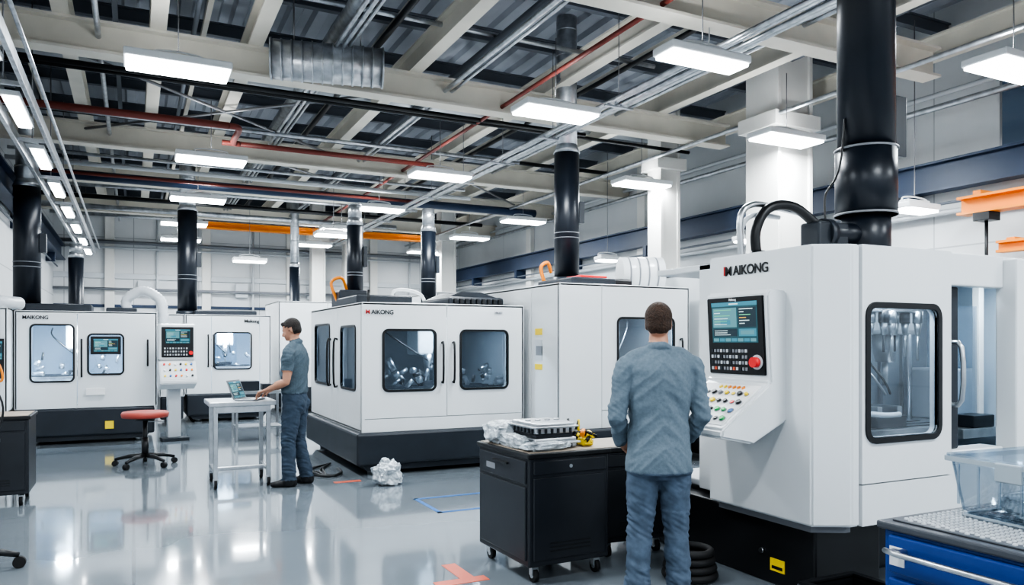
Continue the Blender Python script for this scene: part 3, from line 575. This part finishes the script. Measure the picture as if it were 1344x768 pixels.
# ------------------------------------------------------------------ blue chest + bin
P=E('tool_chest',(2.56,1.15,0))
box('carcass',0,.72,0,.82,.1,.86,BLUE,P,.012)
for i,(z0,z1) in enumerate(((.70,.84),(.5,.68),(.3,.48),(.13,.28))):
    box('drawer_%d'%i,-.018,.01,.03,.79,z0,z1,BLUE,P,.008)
tube('pull_bar',[(-.015,.08,.785),(-.06,.09,.785),(-.06,.73,.785),(-.015,.74,.785)],.011,STEEL,P,10,3)
for y in (.10,.72): box('bar_mount_%g'%y,-.06,-.01,y-.012,y+.012,.77,.80,STEEL,P)
CT=mat('chest_top_dark',(.06,.066,.078),.4)
box('top_rim',-.02,.74,-.02,.84,.855,.885,CT,P,.008)
box('perforated_mat',.02,.70,.02,.80,.885,.892,CT,P,.003)
bm=bmesh.new()
for i in range(24):
    for j in range(28):
        x=.045+i*.0275+(.0137 if j%2 else 0); y=.04+j*.027
        if x>.69: continue
        bmesh.ops.create_cone(bm,cap_ends=True,segments=6,radius1=.0095,radius2=.007,depth=.006,matrix=Matrix.Translation((x,y,.895)))
fin('mat_studs',bm,WHITE2,P)
for i,(x,y) in enumerate(((.08,.08),(.64,.08),(.08,.74),(.64,.74))): caster(P,x,y,i)
box('label_plate',-.022,-.017,.72,.78,.73,.80,LABELW,P,0)
P=E('plastic_storage_bin',(3.02,1.62,.899),math.radians(-4))
def frustum(name,x,y,z0,z1,tp,m,P,t=.0):
    bm=bmesh.new(); lo=[bm.verts.new(v) for v in ((-x,-y,z0),(x,-y,z0),(x,y,z0),(-x,y,z0))]; hi=[bm.verts.new(v) for v in ((-x-tp,-y-tp,z1),(x+tp,-y-tp,z1),(x+tp,y+tp,z1),(-x-tp,y+tp,z1))]
    bm.faces.new(lo[::-1])
    for i in range(4): bm.faces.new((lo[i],lo[(i+1)%4],hi[(i+1)%4],hi[i]))
    bmesh.ops.bevel(bm,geom=[e for e in bm.edges if len(e.link_faces)==2],offset=.02,segments=3,affect='EDGES')
    return fin(name,bm,m,P,smooth=True)
RIMP=mat('bin_rim_plastic',(.33,.38,.42),.25)
frustum('bin_body',.20,.22,.003,.22,.03,PLAST,P)
plate('bin_rim',rr(-.245,.245,-.265,.265,.03),rr(-.225,.225,-.245,.245,.03),.018,lambda a,b,c:(a,b,.21+c),RIMP,P)
plate('bin_lid',rr(-.24,.24,-.26,.26,.03),None,.008,lambda a,b,c:(a,b,.229+c),PLAST,P)
plate('bin_foot',rr(-.2,.2,-.22,.22,.03),rr(-.19,.19,-.21,.21,.03),.008,lambda a,b,c:(a,b,.003+c),RIMP,P)
for k in range(6): box('bin_rib_%d'%k,-.232,-.224,-.2+k*.08,-.193+k*.08,.05,.2,PLAST,P,0)
wadj('bin_contents',P,(0,0,.06),(.14,.15,.045),BAG,6); box('bin_part',-.1,.08,-.12,.1,.02,.1,GALV,P)
box('bin_latch',-.25,-.235,-.05,.05,.16,.23,RIMP,P)
P=E('chip_crate',(3.42,2.85,0))
box('crate_floor',0,.4,0,.3,.01,.03,BLACK,P)
for a in ((0,.4,0,.02),(0,.4,.28,.3),(0,.02,0,.3),(.38,.4,0,.3)): box('crate_side',*a,.01,.19,BLACK,P,.004)
plate('crate_rim',rect(-.02,.42,-.02,.32),rect(.02,.38,.02,.28),.02,lambda a,b,c:(a,b,.18+c),BLACK,P)
# ------------------------------------------------------------------ work table + laptop
P=E('rolling_work_table')
tx0,tx1,ty0,ty1,th=.74,1.34,8.62,9.25,.93
box('table_top',tx0-.03,tx1+.06,ty0-.03,ty1,th-.05,th,STEEL,P,.008)
for i,(x,y) in enumerate(((tx0+.04,ty0+.04),(tx1-.02,ty0+.04),(tx0+.04,ty1-.06),(tx1-.02,ty1-.06))):
    box('leg_%d'%i,x-.022,x+.022,y-.022,y+.022,.11,th-.05,STEEL,P,.004); caster(P,x,y,i,.05)
box('low_rail_l',tx0+.02,tx0+.06,ty0+.04,ty1-.06,.16,.2,STEEL,P); box('low_rail_r',tx1-.04,tx1,ty0+.04,ty1-.06,.16,.2,STEEL,P); box('low_rail_back',tx0+.04,tx1-.02,ty0+.24,ty0+.28,.16,.2,STEEL,P)
box('apron',tx0+.04,tx1,ty0,ty0+.02,th-.12,th-.05,STEEL,P,.004)
ML=Vector((1.58,8.55,0)); face=Vector((-.86,.51,0)).normalized(); rzL=math.atan2(face.y,face.x)-math.pi/2
lc=ML+face*.50
P=E('laptop',(lc.x,lc.y,th),rzL)
LAPM=mat('laptop_silver',(.35,.36,.38),.35,.6)
box('base',-.16,.16,-.11,.11,.002,.02,LAPM,P,.005); box('keyboard',-.14,.14,-.03,.09,.0195,.022,BLACK,P,0)
a=math.radians(22); sa,ca=math.sin(a),math.cos(a)
prism('screen_lid',[(.11,.015),(.11+.22*sa,.015+.22*ca),(.122+.22*sa,.013+.22*ca),(.122,.01)],lambda p,q,c:(c,p,q),-.16,.16,LAPM,P,.003)
ui('screen',P,lambda u,v,o:(-.145+.29*u,.1085+(.012+.19*v)*sa-o,.015+(.012+.19*v)*ca),3)
# ------------------------------------------------------------------ stool
P=E('swivel_stool',(.13,10.75,0))
bm=bmesh.new(); sweep(bm,[(0,0,.61),(0,0,.615),(0,0,.66),(0,0,.685),(0,0,.69)],[.22,.27,.28,.265,.22],36); fin('seat',bm,REDV,P,smooth=True)
cyl('seat_plate',(0,0,.58),(0,0,.615),.12,BLACK,P); cyl('gas_column',(0,0,.1),(0,0,.6),.028,BLACK,P); cyl('column_sleeve',(0,0,.1),(0,0,.36),.042,BLACK,P)
tube('lever',[(.03,0,.56),(.15,.03,.55),(.22,.04,.54)],.008,STEEL,P,8)
for k in range(5):
    an=k*2*math.pi/5+.3; c,s=math.cos(an),math.sin(an)
    bm=bmesh.new(); sweep(bm,[(0,0,.13),(c*.2,s*.2,.12),(c*.36,s*.36,.085)],[.032,.026,.018],10); fin('base_arm_%d'%k,bm,BLACK,P,smooth=True)
    cyl('caster_%d'%k,(c*.36-s*.025,s*.36+c*.025,.035),(c*.36+s*.025,s*.36-c*.025,.035),.035,RUB,P)
# ------------------------------------------------------------------ left foreground
cabinet('tool_cabinet',(-1.5,8.6,0),0,.60,.6,.86,1)
P=E('rolling_equipment_stand',(-.98,6.25,0))
cyl('post',(0,0,.1),(0,0,1.62),.022,WIRE,P)
for k in range(5):
    an=k*2*math.pi/5+.0; c,s=math.cos(an),math.sin(an)
    bm=bmesh.new(); sweep(bm,[(0,0,.14),(c*.16,s*.16,.12),(c*.27,s*.27,.09)],[.03,.026,.018],10); fin('base_arm_%d'%k,bm,BLACK,P,smooth=True)
    cyl('caster_%d'%k,(c*.27-s*.02,s*.27+c*.02,.04),(c*.27+s*.02,s*.27-c*.02,.04),.04,RUB,P)
box('shelf',-.25,.14,-.15,.15,.86,.89,DARK,P); box('shelf_brace',-.2,.12,-.02,.02,.3,.33,DARK,P); box('display',-.3,.10,-.03,.03,1.35,1.6,BLACK,P,.01)
tube('orange_cable',[(.09,-.02,1.5),(.16,-.03,1.40),(.17,-.03,1.30),(.07,-.02,1.3)],.008,ORANGE,P,8); tube('black_cable',[(.04,0,1.4),(.17,0,1.15),(.14,0,.95),(.04,0,.9)],.007,BLACK,P,8)
P=E('parts_bench',(1.9,12.6,0)); box('bench_top',-.5,.3,0,.6,.75,.8,STEEL,P)
for i,(x,y) in enumerate(((-.45,.05),(.25,.05),(-.45,.55),(.25,.55))): box('leg_%d'%i,x-.02,x+.02,y-.02,y+.02,0,.75,STEEL,P)
box('parts_box_a',-.4,-.1,.1,.4,.8,.95,DARK,P); box('parts_box_b',-.05,.2,.1,.4,.8,.9,DARK,P); box('lower_shelf',-.45,.25,.05,.55,.2,.23,STEEL,P)
P=E('floor_marking_tape')
box('red_mark_a',1.74,2.10,4.56,4.66,.0,.003,REDT,P,0); box('red_mark_b',1.93,2.03,4.66,5.0,.0,.003,REDT,P,0); box('red_mark_c',2.0,2.3,8.45,8.53,0,.003,REDT,P,0)
for a in ((2.50,3.1,6.55,6.59),(2.50,2.54,6.55,7.25),(2.50,3.3,7.21,7.25)): box('blue_mark',*a,0,.003,BLUEL,P,0)
# ------------------------------------------------------------------ people
def remesh(bm,vox,it=3):
    me=D.meshes.new('t'); bmesh.ops.recalc_face_normals(bm,faces=bm.faces); bm.to_mesh(me); bm.free()
    o=D.objects.new('t',me); S.collection.objects.link(o)
    m=o.modifiers.new('r','REMESH'); m.mode='VOXEL'; m.voxel_size=vox
    s=o.modifiers.new('s','SMOOTH'); s.factor=.5; s.iterations=it
    dg=bpy.context.evaluated_depsgraph_get(); r=D.meshes.new_from_object(o.evaluated_get(dg)); D.objects.remove(o); return r
def loft(bm,rings,seg=28,ex=2.3,M=None):
    R=[]
    for (cx,cy,cz,rx,ry) in rings:
        L=[]
        for k in range(seg):
            a=2*math.pi*k/seg; c,s=math.cos(a),math.sin(a)
            v=Vector((cx+rx*math.copysign(abs(c)**(2/ex),c),cy+ry*math.copysign(abs(s)**(2/ex),s),cz))
            L.append(bm.verts.new(M@v if M else v))
        R.append(L)
    for i in range(len(R)-1):
        for k in range(seg): bm.faces.new((R[i][k],R[i][(k+1)%seg],R[i+1][(k+1)%seg],R[i+1][k]))
    bm.faces.new(R[0][::-1]); bm.faces.new(R[-1])
def ell(bm,c,r,M=None,sub=3):
    t=Matrix.Translation(c)@Matrix.Diagonal((*r,1)); t=(M@t) if M else t
    bmesh.ops.create_icosphere(bm,subdivisions=sub,radius=1,matrix=t)
def caps(bm,pts,rad,seg=16,up=None):
    sweep(bm,pts,rad,seg,up=up)
    for p,r in ((pts[0],rad[0]),(pts[-1],rad[-1])):
        r=min(r) if isinstance(r,(tuple,list)) else r
        ell(bm,p,(r*.97,)*3,sub=2)
def hand(M,side,curl):
    bm=bmesh.new(); s=side
    T=lambda p:M@Vector((p[0]*s,p[1],p[2]))
    sweep(bm,[T(p) for p in ((0,-.05,0),(0,.0,0),(0.002,.035,-.002),(.004,.075,-.003),(.004,.098,-.004))],[(.027,.021),(.028,.02),(.038,.017),(.042,.015),(.038,.012)],16,up=M.to_3x3()@Vector((1,0,0)))
    for i,(x,l,y0) in enumerate(((-.030,.072,.088),(-.009,.080,.094),(.013,.075,.092),(.034,.060,.082))):
        p=Vector((x,y0-.02,-.003)); ang=0; pts=[p]; rd=[.0098]
        for q,(f,r) in enumerate(((.28,.0095),(.42,.0088),(.3,.0082),(.22,.0070))):
            ang+=curl*(.5 if q==0 else 1)*(1+.12*i)
            fan=(i-1.5)*.07
            p=p+Vector((math.sin(fan)*l*f,math.cos(ang)*l*f*1.1,-math.sin(ang)*l*f*1.1)); pts.append(p); rd.append(r)
        caps(bm,[T(v) for v in pts],rd,10)
    tp=[Vector((-.022,.022,-.006)),Vector((-.045,.05,-.014)),Vector((-.056,.078,-.022)),Vector((-.056,.102,-.034-curl*.02))]
    caps(bm,[T(v) for v in tp],[.014,.0125,.0105,.0085],10)
    return remesh(bm,.003,2)
def person(name,loc,rz,cfg):
    H=cfg; bm=bmesh.new()
    loft(bm,H['torso'],32)
    loft(bm,[(0,-.005,.77,.15,.10),(0,-.008,.84,.168,.118),(0,-.008,.92,.172,.122),(0,0,1.0,.162,.112),(0,0,1.07,.15,.105)],28)
    ell(bm,(.075,-.055,.87),(.085,.085,.10)); ell(bm,(-.075,-.055,.87),(.085,.085,.10))
    for s,L in ((-1,H['legL']),(1,H['legR'])):
        hip,kn,an=[Vector(v) for v in L]
        pts=[hip,hip.lerp(kn,.33),hip.lerp(kn,.7),kn,kn.lerp(an,.3),kn.lerp(an,.65),an,an+Vector((0,.0,-.045))]
        caps(bm,pts,[.098,.097,.083,.073,.073,.069,.067,.070],20)
        f=Vector(H.get('toe%d'%s,(0.25*s,1,0))).normalized(); b=Vector((an.x,an.y,0))
        sweep(bm,[b-f*.085+Vector((0,0,.045)),b-f*.07+Vector((0,0,.045)),b-f*.02+Vector((0,0,.05)),b+f*.06+Vector((0,0,.042)),b+f*.13+Vector((0,0,.032)),b+f*.175+Vector((0,0,.028)),b+f*.19+Vector((0,0,.026))],
              [(.02,.03),(.036,.045),(.04,.055),(.044,.044),(.046,.034),(.036,.028),(.015,.018)],18,up=(f.y,-f.x,0))
    for s,A in ((-1,H['armL']),(1,H['armR'])):
        sh,el_,wr=[Vector(v) for v in A]; k=H['slv']
        ell(bm,sh+Vector((-.012*s,0,.0)),(.068,.064,.066))
        caps(bm,[sh,sh.lerp(el_,.3),sh.lerp(el_,.6)],[.060,.059,.055],18)
        if k=='long':
            caps(bm,[sh.lerp(el_,.6),el_,el_.lerp(wr,.35),el_.lerp(wr,.7),wr.lerp(el_,.1),wr],[.055,.050,.050,.044,.042,.040],18)
            caps(bm,[wr.lerp(el_,.22),wr.lerp(el_,.02)],[.0465,.0455],18)
        else:
            caps(bm,[sh.lerp(el_,.5),el_.lerp(sh,.1),el_,el_.lerp(wr,.25),el_.lerp(wr,.65),wr],[.05,.042,.04,.043,.034,.027],18)
    caps(bm,[(0,-.015,1.46),(0,-.008,1.53),(0,.008,1.60)],[.062,.056,.056],20)
    caps(bm,[(-.165,-.005,1.455),(-.1,-.012,1.485),(0,-.015,1.51),(.1,-.012,1.485),(.165,-.005,1.455)],[.05,.048,.05,.048,.05],16)
    HM=Matrix.Translation((0,.005,1.59))@Matrix.Rotation(math.radians(H['yaw']),4,'Z')@Matrix.Rotation(math.radians(-H['pitch']),4,'X')
    ell(bm,(0,-.008,.11),(.073,.094,.09),HM,4)
    loft(bm,[(0,.062,-.018,.022,.024),(0,.05,-.005,.038,.045),(0,.036,.02,.053,.062),(0,.022,.05,.062,.074),(0,.01,.08,.068,.084),(0,.004,.11,.072,.09),(0,0,.14,.066,.084)],26,2.2,HM)
    HT=lambda L:[HM@Vector(p) for p in L]
    caps(bm,HT([(0,.094,.088),(0,.104,.068),(0,.112,.050)]),[.008,.010,.0135],12)
    for s in (-1,1):
        caps(bm,HT([(s*.012,.092,.097),(s*.032,.087,.099),(s*.05,.074,.094)]),[.008,.008,.007],10)
        ell(bm,(s*.011,.102,.048),(.009,.010,.008),HM,2); ell(bm,(s*.04,.068,.058),(.022,.02,.018),HM,2)
        ell(bm,(s*.074,-.008,.07),(.009,.019,.030),HM@Matrix.Rotation(-.25*s,4,'Z'),3)
    caps(bm,HT([(-.022,.082,.026),(0,.093,.027),(.022,.082,.026)]),[.005,.0072,.005],10); caps(bm,HT([(-.018,.081,.017),(0,.091,.016),(.018,.081,.017)]),[.005,.0075,.005],10)
    ell(bm,(0,.076,-.006),(.018,.016,.014),HM,2)
    ell(bm,(0,-.014,.121),(.081,.098,.091),HM,4)
    ell(bm,(0,-.045,.075),(.070,.062,.07),HM,3); caps(bm,HT([(-.045,.062,.162),(0,.075,.17),(.045,.062,.162)]),[.022,.024,.022],12)
    if H.get('collar'):
        pts=[(.066*math.cos(a),-.008+.066*math.sin(a),1.525-.022*math.sin(a)) for a in [i*2*math.pi/20 for i in range(20)]]
        sweep(bm,pts,[(.010,.018)]*20,10,closed=True,up=(1,0,0))
    me=remesh(bm,.0075,4)
    mats=[SKIN,H['hair'],H['shirt'],H['jean'],SHOE,LIP]
    for x in mats: me.materials.append(x)
    HI=HM.inverted(); hem=H['hem']
    arms=[[Vector(v) for v in A] for A in (H['armL'],H['armR'])]
    def cls(c):
        h=HI@c
        if c.z>1.50 and (h.z>-.03 and h.length<.3) and c.z>H['neck'](c):
            if h.z>-.02:
                if abs(h.x)>.070 and -.032<h.y<.016 and .036<h.z<.102: return 0
                if h.y>.045:
                    if h.z>.142-.25*max(0,abs(h.x)-.04): return 1
                    if abs(h.x)<.026 and .011<h.z<.033 and h.y>.074: return 5
                    if .092<h.z<.103 and .014<abs(h.x)<.05 and h.y>.07: return 1
                    return 0
                if h.y>.012: return 1 if h.z>.115 else 0
                if h.y>-.03: return 1 if h.z>.07 else 0
                return 1 if h.z>.022 else 0
            return 0
        if c.z<.075: return 4
        if c.z<.12:
            for L in (H['legL'],H['legR']):
                a=Vector(L[2])
                if (Vector((c.x,c.y,0))-Vector((a.x,a.y,0))).length<.085: return 3
            return 4
        if H['slv']=='short':
            for sh,el_,wr in arms:
                ax=el_-sh; t=(c-sh).dot(ax)/ax.length_squared; d1=((sh+ax*t)-c).length
                fx=wr-el_; t2=(c-el_).dot(fx)/fx.length_squared; d2=((el_+fx*max(0,min(1,t2)))-c).length
                if d2<.06 and t2>-.1 and abs(c.x)>.09 and (abs(c.x)>.205 or c.y>.14): return 0
                if t>.62 and t<1.2 and d1<.07 and abs(c.x)>.195: return 0
        else:
            for sh,el_,wr in arms:
                fx=wr-el_; t2=(c-el_).dot(fx)/fx.length_squared; d2=((el_+fx*max(0,min(1,t2)))-c).length
                if d2<.062: return 2
                ax=el_-sh; t=(c-sh).dot(ax)/ax.length_squared; d1=((sh+ax*max(0,min(1,t)))-c).length
                if d1<.07: return 2
        if c.z<hem(c): return 3
        return 2
    for p in me.polygons: p.material_index=cls(p.center); p.use_smooth=True
    nv=[0]*len(me.vertices)
    for p in me.polygons:
        if p.material_index in (2,3):
            for v in p.vertices: nv[v]=p.material_index
    no=[v.normal.copy() for v in me.vertices]
    rg=lambda t:1-abs(t)*2.2
    for i,v in enumerate(me.vertices):
        if nv[i]:
            q=v.co
            if nv[i]==2:
                sgn=1 if q.x>0 else -1; w=q.z+sgn*q.x*.9
                f=rg(noise.noise(Vector((q.x*5,q.y*5+3,w*11))))*.008+noise.noise(Vector((q.x*11,q.y*11,q.z*6)))*.010+rg(noise.noise(Vector((q.x*9+5,q.y*9,w*20))))*.003-.003
                if abs(q.x)>.2: f+=rg(noise.noise(Vector((q.x*6,q.y*6,q.z*30+q.x*20))))*.005
            else: f=noise.noise(Vector((q.x*8,q.y*8,q.z*15)))*.008+rg(noise.noise(Vector((q.x*10,q.y*10,q.z*30+q.x*18))))*.005*(1.7 if q.z<.25 or .42<q.z<.58 else .8)
            v.co+=no[i]*f
        if v.co.z<0: v.co.z=0
    P=E(name,loc,rz); s=H.get('scale',1); P.scale=(s,s,s)
    me.name='body'; o=D.objects.new('body',me); S.collection.objects.link(o); o.parent=P
    for s,A,hd in ((-1,arms[0],H['handL']),(1,arms[1],H['handR'])):
        y=Vector(hd[0]).normalized(); z=Vector(hd[1]); z=(z-y*z.dot(y)).normalized(); x=y.cross(z)
        M=Matrix((( x.x,y.x,z.x,A[2].x+y.x*.02),(x.y,y.y,z.y,A[2].y+y.y*.02),(x.z,y.z,z.z,A[2].z+y.z*.02),(0,0,0,1)))
        hm=hand(M,s,H['curl']); hm.materials.append(SKIN)
        for p in hm.polygons: p.use_smooth=True
        ho=D.objects.new('hand_left' if s<0 else 'hand_right',hm); S.collection.objects.link(ho); ho.parent=P
    for s in (-1,1):
        c=HM@Vector((s*.031,.0765,.082)); bm=bmesh.new(); ell(bm,c,(.0125,)*3,sub=2); fin('eye_%d'%s,bm,EYEW,P,True)
        c=HM@Vector((s*.031,.0855,.082)); bm=bmesh.new(); ell(bm,c,(.0055,)*3,sub=2); fin('iris_%d'%s,bm,EYED,P,True)
    return P
manR=dict(torso=[(0,-.012,.80,.182,.135),(0,-.012,.815,.194,.144),(0,-.01,.92,.188,.138),(0,-.004,1.02,.174,.126),(0,0,1.12,.170,.122),(0,-.002,1.22,.180,.126),(0,-.006,1.32,.194,.130),(0,-.008,1.40,.198,.122),(0,-.01,1.45,.172,.098),(0,-.012,1.49,.115,.075),(0,-.012,1.52,.07,.06)],
 legL=[(-.088,-.01,.86),(-.108,.02,.49),(-.135,-.02,.10)],legR=[(.088,-.01,.86),(.105,.02,.49),(.12,-.01,.10)],
 armL=[(-.197,-.01,1.42),(-.255,-.03,1.13),(-.19,.14,.97)],armR=[(.197,-.01,1.42),(.248,-.03,1.13),(.185,.14,.97)],
 handL=[(.45,.75,-.35),(-.6,.4,.5)],handR=[(-.45,.75,-.35),(.6,.4,.5)],curl=.42,slv='long',yaw=-14,pitch=2,hair=HAIRB,shirt=SHIRTR,jean=JEANR,collar=True,
 neck=lambda c:1.533-.25*(c.y),hem=lambda c:.812,scale=1.0)
rzR=math.atan2(-.40,.9165)
person('man_in_chambray_shirt',(2.765,3.63,0),rzR,manR)
manL=dict(torso=[(0,-.0,.985,.160,.114),(0,0,1.0,.176,.127),(0,.004,1.06,.178,.13),(0,.004,1.14,.176,.13),(0,0,1.24,.184,.130),(0,-.006,1.33,.192,.130),(0,-.008,1.40,.192,.120),(0,-.01,1.45,.172,.098),(0,-.012,1.49,.115,.075),(0,-.012,1.52,.07,.06)],
 legL=[(-.088,-.01,.86),(-.10,.03,.49),(-.11,.02,.10)],legR=[(.088,-.01,.86),(.105,.0,.49),(.12,-.09,.10)],
 armL=[(-.19,-.005,1.42),(-.235,.0,1.12),(-.15,.23,1.035)],armR=[(.19,-.005,1.42),(.235,.02,1.12),(.15,.25,1.035)],
 handL=[(.25,1,-.30),(0,.2,1)],handR=[(-.25,1,-.30),(0,.2,1)],curl=.28,slv='short',yaw=0,pitch=18,hair=HAIRD,shirt=SHIRTL,jean=JEANL,collar=True,
 neck=lambda c:1.533-.25*(c.y),hem=lambda c:.995,scale=1.02)
person('man_using_laptop',(ML.x,ML.y,0),rzL,manL)
# ------------------------------------------------------------------ world, camera
w=D.worlds.new('World'); S.world=w; w.use_nodes=True; w.node_tree.nodes['Background'].inputs[0].default_value=(.80,.90,1,1); w.node_tree.nodes['Background'].inputs[1].default_value=.8
cam=D.cameras.new('camera'); co=D.objects.new('camera',cam); S.collection.objects.link(co); co.location=(0,0,1.56)
co.rotation_euler=(math.pi/2,0,-math.radians(26.4)); cam.lens=26.79; cam.sensor_width=36; cam.shift_y=66/1344; cam.clip_start=.05; cam.clip_end=200
S.camera=co
S.view_settings.view_transform='AgX'; S.view_settings.look='AgX - High Contrast'
S.view_settings.exposure=0.30
